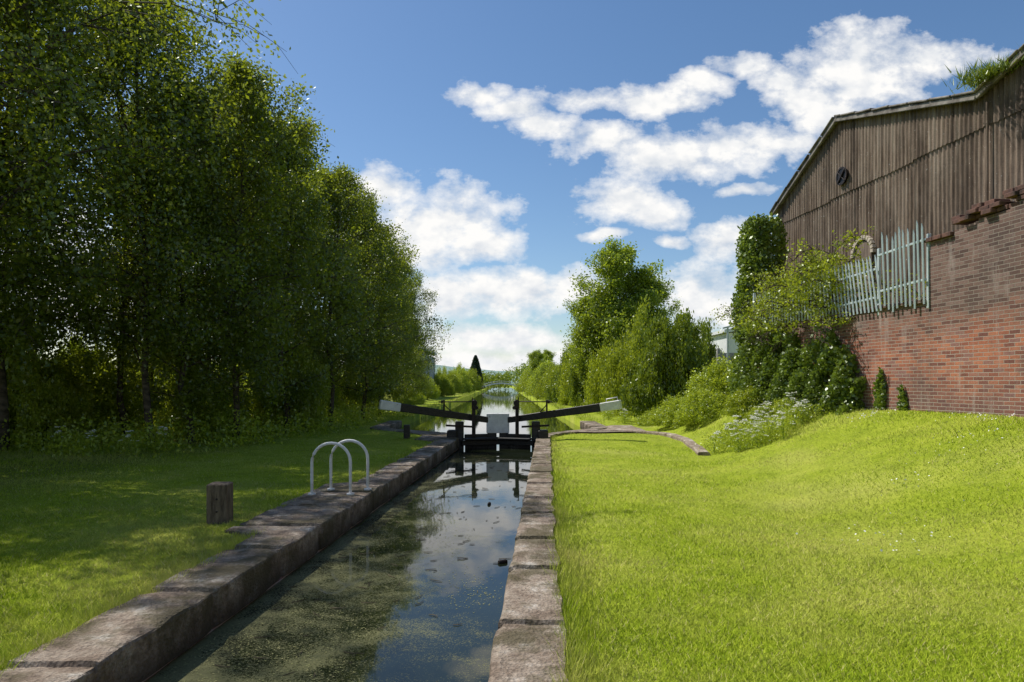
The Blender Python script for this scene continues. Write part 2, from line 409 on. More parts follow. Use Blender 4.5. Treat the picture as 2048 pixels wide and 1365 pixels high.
# ------------------------------------------------------------------ ladder hoops
hoops=root('ladder_handrail',(-2.5,9.95,0),'pair of white arched safety handrails above a lock ladder','handrail')
hm=MB(); pts=[(-.275,0,-.05),(-.275,0,.2),(-.275,0,.46)]
for t in np.linspace(0,math.pi,15)[1:-1]: pts.append((-.275*math.cos(t),0,.46+.275*math.sin(t)))
pts+=[(.275,0,.46),(.275,0,.2),(.275,0,-.05)]
hm.tube(pts,.022,12); hme=hm.mesh('hoop',M_hoop,True)
fl=MB(); fl.disc((0,0,.012),(0,0,1),.055,.02); flm=fl.mesh('foot_plate',M_hoop)
for y in (-.22,.22):
    h=obj('hoop',hme,hoops,(y*.35,y,0))
    for x in (-.275,.275): obj('foot_plate',flm,h,(x,0,0))
# ------------------------------------------------------------------ bollards
def bollard(x,y,w,h,lab,mat,rz=.1):
    r=root('bollard',(x,y,-.02),lab,'bollard','bollards beside the lock',rotz=rz)
    b=MB(); b.box(-w/2,w/2,-w/2,w/2,-.15,h,.012)
    obj('post',b.mesh('post',mat),r)
    b=MB(); b.disc((0,0,0),(0,1,0),.012,.012,10); bm=b.mesh('bolt',M_iron)
    for q in (.62,.3): obj('bolt',bm,r,(0,-w/2-.004,h*q))
bollard(-3.4,7.95,.235,.45,'square weathered timber bollard standing in grass',M_wood)
bollard(-3.08,20.0,.18,.38,'short black timber bollard near the lock gate',M_black)
# ------------------------------------------------------------------ lock gates
cen=(-.42,20.4)
def gate(side):
    heel=(.70,20.0) if side>0 else (-1.54,20.0)
    end=(3.06,19.17) if side>0 else (-3.72,19.2)
    r=root('lock_gate',(heel[0],heel[1],-.3),'black lock gate leaf with white tipped balance beam and paddle gear','lock gate','pair of mitred lock gates')
    hx,hy=heel
    def P(t,z,off=0):
        dx=end[0]-cen[0];dy=end[1]-cen[1];L=math.hypot(dx,dy);ux,uy=dx/L,dy/L
        nx,ny=(uy,-ux) if side>0 else (-uy,ux)
        if ny>0: nx,ny=-nx,-ny
        return (cen[0]+ux*t+nx*off-hx,cen[1]+uy*t+ny*off-hy,z+.3)
    L=math.hypot(end[0]-cen[0],end[1]-cen[1]); Lh=math.hypot(heel[0]-cen[0],heel[1]-cen[1])
    def bz(t): return .44+(.98-.44)*t/L
    Lw=L-.58
    b=MB(); b.beam(P(.32,bz(.32)),P(Lw,bz(Lw)),.20,.18,.015,w2=.24,h2=.24); beam=obj('balance_beam',b.mesh('balance_beam',M_black),r)
    b=MB(); b.beam(P(Lw+.002,bz(Lw)),P(L,bz(L)),.246,.246,.02,w2=.26,h2=.27); obj('beam_end',b.mesh('beam_end',M_white),beam)
    b=MB(); b.beam(P(Lh,-1.2,0),P(Lh,.46,0),.24,.24,.02,up=(0,1,0)); obj('heel_post',b.mesh('heel_post',M_black),r)
    b=MB(); b.beam(P(Lh+.22,-.1,.02),P(Lh+.22,.22,.02),.3,.3,.03,up=(0,1,0)); obj('anchor_block',b.mesh('anchor_block',M_black),r)
    b=MB(); b.beam(P(.19,-1.2,0),P(.19,.10,0),.28,.2,.02,up=(0,1,0)); obj('mitre_post',b.mesh('mitre_post',M_black),r)
    b=MB(); b.beam(P(.185,.10,.05),P(.185,.68,.05),.36,.20,.012,up=(0,1,0)); obj('post_head',b.mesh('post_head',M_white),r)
    b=MB()
    for k in range(7):
        t=.34+k*(Lh-.5)/7; b.beam(P(t+.05,-1.2,.02),P(t+.05,.03,.02),(Lh-.5)/7-.006,.07,.004,up=(0,1,0))
    obj('planking',b.mesh('planking',M_black),r)
    b=MB(); b.beam(P(.33,.03,.1),P(Lh-.13,.03,.1),.10,.11); b.beam(P(.03,-.16,.18),P(Lh+.0,-.16,.18),.2,.14)
    b.beam(P(.05,-.04,.30),P(Lh-.05,-.04,.30),.26,.06); obj('walkway',b.mesh('walkway',M_black),r)
    b=MB(); b.beam(P(Lh-.4,.30,.13),P(Lh+.45,.36,.155),.015,.06,.003); obj('iron_strap',b.mesh('iron_strap',M_iron),r)
    tg=.66 if side>0 else .80
    b=MB(); b.beam(P(tg,.0,.2),P(tg,.84,.2),.08,.08,.015,up=(0,1,0))
    b.beam(P(tg,.80,.2),P(tg,1.10,.2),.15,.13,.04,up=(0,1,0)); b.disc(P(tg+.02,1.00,.29),(0,1,0),.085,.03,22); b.disc(P(tg-.04,.86,.29),(0,1,0),.055,.04,16)
    b.beam(P(tg+.07,-.3,.24),P(tg+.07,1.17,.24),.028,.025,.004,up=(0,1,0)); gear=obj('paddle_gear',b.mesh('paddle_gear',M_iron),r)
    te=1.55 if side>0 else 1.68
    b=MB(); b.tube([P(tg,1.04,.2),P(te+.1,1.04,.12)],.016,8); obj('gear_shaft',b.mesh('gear_shaft',M_iron,True),gear)
    b=MB(); b.beam(P(te,bz(te)+.08,.1),P(te,1.10,.1),.05,.05,.01,up=(0,1,0)); b.disc(P(te+.06,1.04,.1),(1,0,0),.05,.05,12)
    b.beam(P(te+.1,1.04,.1),P(te+.16,1.04,.1),.04,.04,.004)
    b.beam(P(te-.2,bz(te-.2)+.1,.1),P(te,.96,.1),.025,.025,.004); obj('shaft_bracket',b.mesh('shaft_bracket',M_iron),gear)
    if side>0:
        b=MB(); a=P(L-.42,bz(L-.42)+.12,0);c=P(L-.1,bz(L)+.12,0)
        b.tube([a,(a[0],a[1],a[2]+.09),(c[0],c[1],c[2]+.09),c],.013,8); obj('grab_handle',b.mesh('grab_handle',M_white,True),beam)
gate(1);gate(-1)
# ------------------------------------------------------------------ brick boundary wall  (local frame along the wall)
WA=math.radians(96.84); WO=(8.7,0,0)
wall=root('brick_wall',WO,'tall old red brick boundary wall with broken top','brick wall',rotz=WA)
prof=[(-8,4.2),(4,4.22),(7.2,4.2),(8.9,4.22),(9.6,4.2),(9.61,4.28),(10.3,4.28),(10.31,4.20),(10.9,4.2),(10.91,4.12),(11.4,4.12),(11.41,4.04),(11.95,4.04),(11.951,3.9),(12.0,3.9),(12.001,3.02),(18.75,3.14)]
v=[];f=[]
for s,z in prof: v+=[(s,0,-.4),(s,0,z),(s,-.35,z),(s,-.35,-.4)]
for i in range(len(prof)-1):
    a=4*i; f+=[[a,a+1,a+5,a+4],[a+1,a+2,a+6,a+5],[a+2,a+3,a+7,a+6]]
f+=[[3,2,1,0],[4*len(prof)-4+k for k in range(4)]]
obj('brickwork',mk_mesh('brickwork',v,f,[M_brick]),wall)
b=MB(); s=12.05
while s<18.7:
    b.box(s,s+.3,-.40,.045,3.0+.02*(s-12)+.005,3.07+.02*(s-12),.01); s+=.31
obj('wall_capping',b.mesh('wall_capping',M_brick),wall)
b=MB(); rr=random.Random(8)
for row in range(5):
    s=8.4+row*.22+rr.random()*.1
    while s<11.95-row*.55:
        if rr.random()<.8:
            o=rr.uniform(-.06,.07); b.box(s,s+.2,-.25+o,.03+o,4.05+row*.073+(.17 if s<11.3 else 0),4.115+row*.073+(.17 if s<11.3 else 0),.008)
        s+=.215
M_loose=plain('broken_red_brick',(.05,.035,.03),(.20,.10,.075),6,.95,bs=.8)
obj('broken_brick_course',b.mesh('broken_brick_course',M_loose),wall)
# ------------------------------------------------------------------ palisade fence on the wall
fence=root('palisade_fence',WO,'bent galvanised steel palisade fence on the brick wall','fence',rotz=WA)
def pale_mesh(h):
    w=.024
    pr=[(-w,-.0),(-w*.45,.012),(0,.005),(w*.45,.012),(w,0)]
    v=[];f=[]
    for z,sc in ((0,1),(h-.09,1),(h,.12)):
        for x,y in pr: v.append((x*sc,y,z))
    for i in range(2):
        for j in range(4): a=i*5+j; f.append([a,a+1,a+6,a+5])
    n=len(v); v+=[(x,y-.003,z) for x,y,z in v]; f+=[[q+n for q in reversed(c)] for c in f]
    for i in range(2):
        for j in (0,4): a=i*5+j; f.append([a,a+5,a+5+n,a+n])
    for j in range(4): f.append([j,j+1,j+1+n,j+n]); f.append([10+j,11+j,11+j+n,10+j+n])
    return mk_mesh('pale',v,f,[M_galv])
pA=pale_mesh(1.42); pB=pale_mesh(1.12); pC=pale_mesh(.95)
s=12.02; rr=random.Random(4); k=0
while s<18.3:
    if s<13.1: me=pA; lean=.03+rr.uniform(-.015,.03); z=2.97+.08*(k%4==1)-.06*(k%5==2); st=.115
    elif s<15.2: me=pB; lean=.17+rr.uniform(-.02,.02); z=2.97+rr.uniform(-.012,.012); st=.12
    else: me=pC; lean=.02+rr.uniform(-.01,.015); z=3.03+rr.uniform(-.01,.01); st=.125
    k+=1
    obj('pale',me,fence,(s,.07,z),(rr.uniform(-.012,.012),lean,0))
    s+=st
for s0,s1,za,zb in [(12.0,13.3,3.4,3.35),(12.0,13.3,4.1,4.05),(13.35,15.1,3.25,3.2),(13.35,15.1,3.8,3.75),(15.1,18.4,3.25,3.25),(15.1,18.4,3.75,3.75)]:
    b=MB(); b.beam((s0,.045,za),(s1,.045,zb),.03,.04,.004); obj('rail',b.mesh('rail',M_galv),fence)
for s in (12.02,13.35,15.15,17.0,18.5):
    b=MB(); b.beam((s,-.02,2.9),(s,-.02,4.2 if s<15 else 4.0),.06,.05,.004,up=(0,1,0)); obj('fence_post',b.mesh('fence_post',M_galv),fence)
# ------------------------------------------------------------------ industrial building
bld=root('industrial_building',WO,'old corrugated sheet clad factory with twin gables','building',rotz=WA)
gp=[(-6,8.25),(-1,8.2),(3.6,6.9),(8.0,8.35),(12.5,6.86),(16.9,8.12),(19.95,6.6)]
gx=[a for a,_ in gp];gz=[b_ for _,b_ in gp]
def topz(s): return float(np.interp(s,gx,gz))
YF=-1.49
pitch=.115; ss=np.arange(-6,19.95,pitch/6)
def clad(z0f,z1f,yo,name):
    v=[];f=[]
    for i,s in enumerate(ss):
        y=YF+yo+.020*math.sin(2*math.pi*s/pitch)+.01*nz(s*.8,yo*9)
        z0=z0f(s);z1=z1f(s)
        v+=[(s,y,z0),(s,y,z1)]
        if i: a=2*i-2; f.append([a,a+1,a+3,a+2])
    return mk_mesh(name,v,f,[M_clad],True)
seam=lambda s:6.55-.016*s+.02*math.sin(int(s/1.02)*2.1)
obj('wall_cladding',clad(lambda s:1.0,lambda s:min(seam(s)+.1,topz(s)-.02),0,'lower'),bld)
up=clad(lambda s:min(seam(s)-.05,topz(s)-.04),lambda s:topz(s),.022,'upper'); obj('wall_cladding',up,bld)
b=MB()
b.box(-6,19.9,-14,YF-.06,1.0,6.5); obj('building_body',b.mesh('building_body',M_clad),bld)
rf=MB(); bg=MB()
for (a,za),(c,zc) in zip(gp[:-1],gp[1:]):
    d=Vector((c-a,0,zc-za)).normalized(); nn=Vector((-d.z,0,d.x))
    p0=Vector((a,0,za));p1=Vector((c,0,zc))
    if c==19.95: p1+=d*.15
    y0=YF+.14;y1=-14
    n0=len(rf.v)
    for q in (p0,p1):
        for yy in (y0-.04,y1):
            for o in (0.01,.07): rf.v.append((q.x+nn.x*o,yy,q.z+nn.z*o))
    I=lambda *k:[n0+t for t in k]
    rf.f+=[I(0,1,3,2),I(4,6,7,5),I(0,4,5,1),I(2,3,7,6),I(1,5,7,3),I(0,2,6,4)]
    bg.beam((p0.x,y0,p0.z+.0),(p1.x,y0,p1.z+.0),.06,.11,.012)
    L=(p1-p0).length;k=0
    while k*.62<L:
        q0=p0+d*(k*.62);q1=p0+d*min(L,(k*.62+.6)); jz=.014*math.sin(k*5.3)
        bg.beam((q0.x+nn.x*.09,y0-.05,q0.z+nn.z*(.09+jz)),(q1.x+nn.x*.08,y0-.05,q1.z+nn.z*(.08-jz)),.24,.045,.015); k+=1
roof=obj('roof',rf.mesh('roof',M_rooft),bld); obj('barge_board',bg.mesh('barge_board',M_rooft),roof)
b=MB(); b.tube([(12.75,YF-.3,6.8),(12.75,YF-.3,7.22)],.13,16); b.tube([(12.75,YF-.3,7.2),(12.75,YF-.3,7.27)],.17,16); obj('roof_vent',b.mesh('roof_vent',M_conc,True),roof)
b=MB(); b.tube([(12.33,YF+.07,2),(12.33,YF+.07,6.7)],.022,8); obj('down_pipe',b.mesh('down_pipe',M_clad),bld)
b=MB(); n=28; b.tube([(16.72,YF+.03,6.67),(16.72,YF+.10,6.67)],.19,n); fan=obj('vent_fan',b.mesh('vent_fan',M_glassd),bld)
b=MB()
for k in range(20):
    a0=2*math.pi*k/20;a1=2*math.pi*(k+1)/20
    b.beam((16.72+.20*math.cos(a0),YF+.1,6.67+.20*math.sin(a0)),(16.72+.20*math.cos(a1),YF+.1,6.67+.20*math.sin(a1)),.05,.025,.004,up=(0,1,0))
for k in range(4):
    a0=math.pi/4+k*math.pi/2; b.beam((16.72,YF+.12,6.67),(16.72+.19*math.cos(a0),YF+.12,6.67+.19*math.sin(a0)),.02,.05 if k%2 else .02,.003)
b.disc((16.72,YF+.12,6.67),(0,1,0),.05,.04,14); obj('fan_frame',b.mesh('fan_frame',M_iron),fan)
b=MB()
for k in range(13):
    a0=math.pi*k/12; ca,sa=math.cos(a0),math.sin(a0)
    b.beam((15.95+.32*ca,YF+.05,4.62+.32*sa),(15.95+.42*ca,YF+.05,4.62+.42*sa),.08,.09,.006,up=(0,1,0))
arch=obj('window_arch',b.mesh('window_arch',M_cream),bld)
b=MB(); b.box(15.64,16.26,YF+.03,YF+.05,3.6,4.62); b.disc((15.95,YF+.04,4.62),(0,1,0),.31,.03,24); obj('window_board',b.mesh('window_board',M_board),arch)
# ------------------------------------------------------------------ foliage generators
def leaves(C,size,rng,flat=.0,aspect=.6):
    n=len(C); t=rng.normal(size=(n,3)); t[:,2]*=1-flat; t/=np.linalg.norm(t,axis=1)[:,None]
    u=rng.normal(size=(n,3)); b=np.cross(t,u); b/=np.linalg.norm(b,axis=1)[:,None]+1e-9
    s=(size*rng.uniform(.6,1.25,n))[:,None]
    V=np.stack([C-t*s,C+b*s*aspect,C+t*s*1.1,C-b*s*aspect],1).reshape(-1,3)
    return V,np.arange(4*n).reshape(n,4),rng.random(n)
def branch_pts(p,az,el,L,segs,droop,rng,wob=.12):
    P=[p]; d=np.array([math.cos(az)*math.cos(el),math.sin(az)*math.cos(el),math.sin(el)])
    for k in range(segs):
        d=d+rng.normal(size=3)*wob; d[2]-=droop*(k+1)/segs; d/=np.linalg.norm(d)
        P.append(P[-1]+d*L/segs)
    return P
def tree_mesh(seed,H,R,base,nb,droop,hang,leaf,mleaf,mtrunk,lpc=26,el0=.8,r0=.085,sig=.2,topw=.25,peak=.3,keepf=.84):
    rng=np.random.default_rng(seed); tb=MB()
    T=[np.zeros(3)-np.array([0,0,.3])]; off=np.zeros(3); n=12
    for k in range(1,n+1):
        off=off+np.append(rng.normal(size=2)*.10*H/12,0); T.append(np.array([off[0],off[1],H*.97*k/n]))
    T=np.array(T); tz=T[:,2]
    rad=[r0*(1-k/(n+.6))**.8+.012 for k in range(n+1)]; rad[0]*=1.3
    tb.tube([tuple(p) for p in T],rad,9)
    pts=[]
    for i in range(nb):
        t=base+(1-base)*((i+rng.random())/nb)
        z=H*.97*t; p=np.array([np.interp(z,tz,T[:,0]),np.interp(z,tz,T[:,1]),z])
        u=(t-base)/(1-base)
        prof=(np.interp(u,[0,peak,.75,1],[.6,1.0,.6,topw]))
        L=R*prof*rng.uniform(.5,1.4)
        az=i*2.4+rng.normal()*.4
        P=branch_pts(p,az,el0*rng.uniform(.6,1.2)*(1-.2*u)+.25*u,L,6,droop,rng)
        rb=.4*r0*prof*(1-.4*u)
        tb.tube([tuple(q) for q in P],[rb*(1-k/6.6)+.006 for k in range(7)],5,False)
        for k in range(2,7):
            pts.append(P[k])
            for q in range(2 if k<6 else 3):
                S=branch_pts(P[k],az+rng.uniform(-1.4,1.4),rng.uniform(-.2,.8),L*.34*rng.uniform(.6,1.3),3,droop*1.2,rng,.2)
                tb.tube([tuple(x) for x in S],[.011,.008,.006,.004],3,False)
                pts+=S[1:]
    P=np.array(pts); K=len(P)
    keep=rng.random(K)<keepf; P=P[keep];K=len(P)
    m=rng.poisson(lpc,K); m[rng.random(K)<.2]//=4
    hl=rng.uniform(.2,1,K)*hang*(rng.random(K)<.6)
    idx=np.repeat(np.arange(K),m); C=P[idx]
    o=rng.normal(size=(len(idx),3))*sig; h=rng.random(len(idx))*hl[idx]
    shrink=np.where(hl[idx]>0,1/(1+1.8*h),1); o[:,0]*=shrink;o[:,1]*=shrink
    o[:,2]=o[:,2]*.8-h
    C=C+o
    C=C[C[:,2]>.3]
    V,F,R_=leaves(C,leaf,rng)
    return tb.mesh('trunk',mtrunk,True),mk_mesh('crown',V,F,[mleaf],rnd=R_)
def bush_mesh(seed,mleaf,nl,leaf,lob=.28,K=420,sig=.05,shape=.25,shoots=14,rs=.05):
    rng=np.random.default_rng(seed)
    d=rng.normal(size=(K,3)); d/=np.linalg.norm(d,axis=1)[:,None]; d[:,2]=np.abs(d[:,2])*1.0
    L=rng.normal(size=(11,3)); L/=np.linalg.norm(L,axis=1)[:,None]; L[:,2]=abs(L[:,2])
    rad=.72+lob*np.max(np.clip(d@L.T,0,1)**8,axis=1)+rng.normal(size=K)*rs
    P=d*(rad*rng.random(K)**shape)[:,None]
    idx=rng.integers(0,K,nl); C=P[idx]+rng.normal(size=(nl,3))*sig
    si=rng.integers(0,K,shoots)
    S=[]
    for k in si:
        q=d[k]*rad[k]
        for t in np.linspace(0,.07,9): S.append(q+d[k]*t+np.array([0,0,t*.4])+rng.normal(size=3)*.018)
    if S: C=np.concatenate([C,np.array(S)])
    C=C[C[:,2]>-.02]
    V,F,R_=leaves(C,leaf,rng)
    tb=MB()
    for k in range(9):
        q=P[rng.integers(0,K)]; tb.tube([(q[0]*.08,q[1]*.08,-.1),(q[0]*.4,q[1]*.4,q[2]*.5),tuple(q*.95)],[.03,.018,.006],5,False)
    return tb.mesh('stems',M_darkbark,True),mk_mesh('crown',V,F,[mleaf],rnd=R_)
def plant(name,tm,cm,x,y,sc,rz,label,cat,group=None,z=None,trunk='trunk'):
    if z is None: z=float(GH(x,y))
    r=root(name,(x,y,z),label,cat,group,rotz=rz,scale=sc)
    obj(trunk,tm,r); obj('crown',cm,r); return r
birch=[tree_mesh(11,12.5,3.4,.15,48,.22,1.6,.052,M_birch,M_bark,lpc=30,sig=.20),
       tree_mesh(12,11.5,2.9,.13,46,.18,1.3,.052,M_birch,M_bark,lpc=30,sig=.20),
       tree_mesh(13,13.5,3.7,.18,50,.26,1.9,.052,M_birch,M_bark,lpc=30,sig=.20),
       tree_mesh(14,10.5,2.6,.08,44,.15,.9,.052,M_birch,M_bark,lpc=30,sig=.20),
       tree_mesh(15,14.5,4.9,.26,60,.34,2.4,.05,M_birch,M_bark,lpc=36,sig=.24,r0=.1,topw=.55)]
roundt=tree_mesh(21,10,2.9,.12,56,.05,.25,.085,M_round,M_darkbark,lpc=26,sig=.25,el0=.95,topw=.35,peak=.25)
hawb=[bush_mesh(31,M_haw,26000,.023,K=300,sig=.055),bush_mesh(32,M_under,22000,.024,lob=.35),bush_mesh(33,M_haw,26000,.022,lob=.4,K=340,sig=.055),bush_mesh(36,M_hawd,32000,.025,lob=.34,K=330,sig=.052,rs=.045)]
rr=random.Random(77)
BT=[(-11.0,13.6,4,1.0),(-13.0,10.5,0,1.05),(-9.3,17.6,0,1.0),(-12.3,16.5,1,1.15),(-7.9,19.5,1,.96),(-10.9,19.6,2,.98),(-7.4,22.5,3,1.0),(-8.7,18.6,3,.92),(-14.6,14.5,2,1.05),
    (-9.0,25.5,0,.95),(-6.9,25.8,1,.88),(-6.5,29.5,3,.92),(-8.6,30,0,.9),(-6.5,33.5,1,.82),(-8.2,36,3,.9),(-6.5,38,3,.82),(-7.2,42.0,1,.76),(-6.9,46,3,.72),(-9.5,45,0,.7),(-8.0,51,3,.66),(-8.5,58,1,.6),
    (-16,20,0,1.05),(-12.2,23.0,1,1.0),(-11.5,28,2,.9),(-12,34,0,.9),(-19.5,23,3,1.1),(-9.8,22.0,0,.95),(-14.6,18.2,3,1.05),(-17.5,17.0,3,1.1),(-22,27,3,1.2),
    (-11.5,4.0,3,1.0),(-14.8,-.5,1,1.0),(-9.0,6.2,3,.92)]
for x,y,t,s in BT:
    tm,cm=birch[t]
    plant('birch_tree',tm,cm,x,y,s*rr.uniform(.96,1.04),rr.uniform(0,6.28),'slender birch tree with drooping leafy twigs beside the lawn','tree','birch trees in the canalside wood')
for k in range(56):
    x=rr.uniform(-27,-7.5) if k<40 else rr.uniform(-26,-12); y=rr.uniform(17.2,38) if k<40 else rr.uniform(19,27)
    if x>-9 and y<20: y+=4
    tm,cm=rr.choice([hawb[1],hawb[1],hawb[0]])
    w=rr.uniform(1.0,2.0); plant('shrub',tm,cm,x,y,(w,w,rr.uniform(1.5,3.6)+(k>=40)*.9),rr.uniform(0,6.28),'leafy green understorey shrub beneath the birch trees','shrub','shrubs in the canalside wood',trunk='stems')
plant('maple_tree',*roundt,6.6,40.5,(1.0,1.0,.92),.6,'tall bright green tree rising above the hedge','tree')
plant('maple_tree',*roundt,5.2,43,(.75,.75,.68),2.1,'smaller green tree next to the tall one','tree')
plant('maple_tree',*roundt,8.2,42,(.75,.75,.70),4.1,'smaller green tree behind the hawthorn hedge','tree')
for x,y,w,h,t in [(6.55,28.2,1.9,4.0,3),(5.9,33.5,1.7,4.2,0),(8.4,31.5,1.4,3.5,3),(6.9,36.5,2.5,5.2,0),(5.7,38.5,1.8,4.0,2),(5.6,43.5,2.1,4.4,3),(5.1,48.5,2.1,4.2,2),(5.0,54,2.2,4.1,3),(4.8,60,2.1,3.8,0),(4.6,67,2.3,3.4,2),(4.4,75,2.4,3.4,3),(4.2,84,2.5,4,1),(4.2,95,2.8,3.7,0),(4.1,120,3.2,4.2,2),(3.8,140,3.4,3.9,1),(9.4,27.8,.9,1.5,3)]:
    tm,cm=hawb[t]; plant('hedge_bush',tm,cm,x,y,(w,w,h),rr.uniform(0,6.28),'rounded yellow green hawthorn bush on the canal bank','bush','bushes along the towpath',trunk='stems')
for x,y,s in [(3.9,104,.62),(5.5,112,.66),(4.6,128,.7),(7.5,70,.6)]:
    plant('maple_tree',*roundt,x,y,s,rr.uniform(0,6),'green tree on the far canal bank','tree','trees on the far canal bank')
for x,y,w,h,t in [(-8.0,62,1.4,2.0,1),(-8.2,78,1.8,2.8,0),(-8.5,92,2.0,3.4,2),(-8.2,105,2.2,3.6,1),(-9.4,120,3,4.6,0),(-8.6,138,2.6,4.2,2),(-7.3,52,.9,1.0,1),(-7.1,45,.8,.8,0)]:
    tm,cm=hawb[t]; plant('bank_bush',tm,cm,x,y,(w,w,h),rr.uniform(0,6.28),'low green bush on the reedy canal bank','bush','bushes on the reedy bank',trunk='stems')
rng=np.random.default_rng(5); n=9000; z=rng.random(n)**.8; a=rng.random(n)*6.28; rad=(.28*(1-z)**.7+.02)*rng.uniform(.6,1.1,n)
C=np.stack([rad*np.cos(a),rad*np.sin(a),.08+z*.94],1); V,F,R_=leaves(C,.022,rng)
b=MB(); b.tube([(0,0,-.05),(0,0,.5),(0,0,.95)],[.035,.02,.005],6)
plant('cypress_tree',b.mesh('trunk',M_darkbark),mk_mesh('crown',V,F,[M_dark],rnd=R_),-8.0,150,(6.2,6.2,7.4),0,'dark pointed cypress tree by the distant canal','tree')
rng=np.random.default_rng(6); K=900; X=rng.uniform(-80,90,K); Y=rng.uniform(178,205,K)
hh=3.8+1.3*np.sin(X*.35)+1.0*np.sin(X*.11+1)+rng.normal(size=K)*.4
idx=rng.integers(0,K,60000); C=np.stack([X[idx],Y[idx],rng.random(60000)**.6*hh[idx]],1)+rng.normal(size=(60000,3))*.6
V,F,R_=leaves(C,.28,rng); tag(obj('distant_woodland',mk_mesh('distant_woodland',V,F,[M_hawd],rnd=R_)),'mass of distant green trees closing the canal view','woodland',kind='stuff')
X=np.linspace(-1500,1500,160); v=[];f=[]
for i,x in enumerate(X):
    h=12+22*math.exp(-((x+230)/240)**2)+5*nz(x*.01,3)+2*nz(x*.05,1)
    v+=[(x,1100,-2),(x,1180,h),(x,1500,h*.9)]
    if i: a=3*i-3; f+=[[a,a+3,a+4,a+1],[a+1,a+4,a+5,a+2]]
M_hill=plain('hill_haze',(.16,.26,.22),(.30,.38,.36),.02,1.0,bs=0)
tag(obj('hill',mk_mesh('hill',v,f,[M_hill],True)),kind='structure')
rng=np.random.default_rng(9); K=2600; X=rng.uniform(-26,-5.6,K); Y=rng.uniform(12.5,38,K)
ok=(Y>15.2+1.2*np.sin(X*.9))&(X<-5.5-.2*(22-np.clip(Y,0,22))); X=X[ok];Y=Y[ok];K=len(X)
ht=rng.uniform(.15,.95,K)
idx=rng.integers(0,K,100000); C=np.stack([X[idx],Y[idx],GH(X[idx],Y[idx])+rng.random(100000)*ht[idx]],1)+rng.normal(size=(100000,3))*np.array([.22,.22,.03])
V,F,R_=leaves(C,.045,rng); tag(obj('undergrowth',mk_mesh('undergrowth',V,F,[M_under],rnd=R_)),'low nettles and leafy undergrowth beneath the birches','undergrowth',kind='stuff')
# ------------------------------------------------------------------ ivy, wall shrub, brambles
rng=np.random.default_rng(15)
n=20000; z=rng.random(n); a=rng.random(n)*6.28
rad=(.66-.24*z**2+.10*np.sin(z*17+a*2)+.08*np.sin(a*3+z*9))*rng.uniform(.72,1.08,n)
C=np.stack([rad*np.cos(a),rad*np.sin(a),z*5.1],1)+rng.normal(size=(n,3))*.05
V,F,R_=leaves(C,.05,rng,aspect=.8)
b=MB(); b.tube([(0,0,-.2),(.05,0,1.5),(0,.05,3.2),(.02,0,5.0)],[.2,.17,.13,.05],9)
plant('ivy_clad_tree',b.mesh('trunk',M_darkbark,True),mk_mesh('crown',V,F,[M_ivy],rnd=R_),6.9,18.95,1,0,'dead trunk completely clad in ivy at the wall end','ivy')
def wall_ivy(s0,s1,zt,zb,n,seed,label,th=.3):
    rng=np.random.default_rng(seed); s=rng.uniform(s0,s1,n)
    u=(s-s0)/(s1-s0); top=np.interp(u,np.linspace(0,1,len(zt)),zt)+.12*np.sin(s*9)+.08*np.sin(s*23)
    q=rng.random(n); z=zb+(top-zb)*q
    y=rng.random(n)**1.5*(th*(.5+.5*np.sin(s*4+z*3)**2)+.06*(1-q))+.02
    msk=(np.sin(s*5.1+z*3.3)+np.sin(s*2.3-z*6.1)+1.3+rng.normal(size=n)*.3)>-.0
    C=np.stack([s,y,z],1)[msk]; V,F,R_=leaves(C,.042,rng,aspect=.8)
    r=root('wall_ivy',WO,label,'ivy',rotz=WA)
    b=MB()
    for k in range(6):
        x=rng.uniform(s0,s1); pp=[(x+.1*math.sin(k+t*3),.015,zb+(float(np.mean(zt))-zb)*t) for t in np.linspace(0,1,7)]
        b.tube(pp,[.014-.0015*t for t in range(7)],5,False)
    obj('vine_stem',b.mesh('vine_stem',M_darkbark),r); obj('foliage',mk_mesh('foliage',V,F,[M_ivy],rnd=R_),r)
wall_ivy(13.7,18.7,[1.7,2.7,2.3,2.9,3.1,3.4],.95,21000,51,'thick ivy climbing the lower brick wall',.5)
wall_ivy(13.1,13.35,[1.7,1.9,1.6],1.1,500,52,'thin strand of ivy on red brick',.06)
wall_ivy(12.5,12.7,[1.35,1.5,1.3],1.0,160,53,'small ivy sprig at the brick wall foot',.05)
tm,cm=tree_mesh(61,2.0,1.4,.06,24,.45,.9,.034,M_haw,M_darkbark,lpc=10,sig=.09,el0=.45,r0=.03,topw=.5)
plant('wall_shrub',tm,cm,6.98,14.8,1.0,.4,'straggly shrub growing through the fence on the wall','shrub',z=2.5)
plant('wall_shrub',tm,cm,6.85,15.8,.95,2.2,'straggly shrub growing through the fence on the wall','shrub',z=2.5)
plant('wall_shrub',tm,cm,6.65,17.3,.8,4.2,'straggly shrub growing through the fence on the wall','shrub',z=2.6)
rng=np.random.default_rng(16); n=1500; base=rng.normal(size=(n,3))*np.array([.3,.25,.02]); tip=base+rng.normal(size=(n,3))*np.array([.10,.10,.04])+np.array([0,0,.2]); w=rng.normal(size=(n,3))*.008
V=np.stack([base-w,base+w,tip],1).reshape(-1,3)
r=root('roof_weeds',(WO[0]+math.cos(WA)*12.1-math.sin(WA)*YF,WO[1]+math.sin(WA)*12.1+math.cos(WA)*YF,7.04),'clump of green weeds growing in the roof valley','weeds')
obj('grass_tuft',mk_mesh('grass_tuft',V,np.arange(3*n).reshape(n,3),[M_hawd],rnd=rng.random(n)),r)
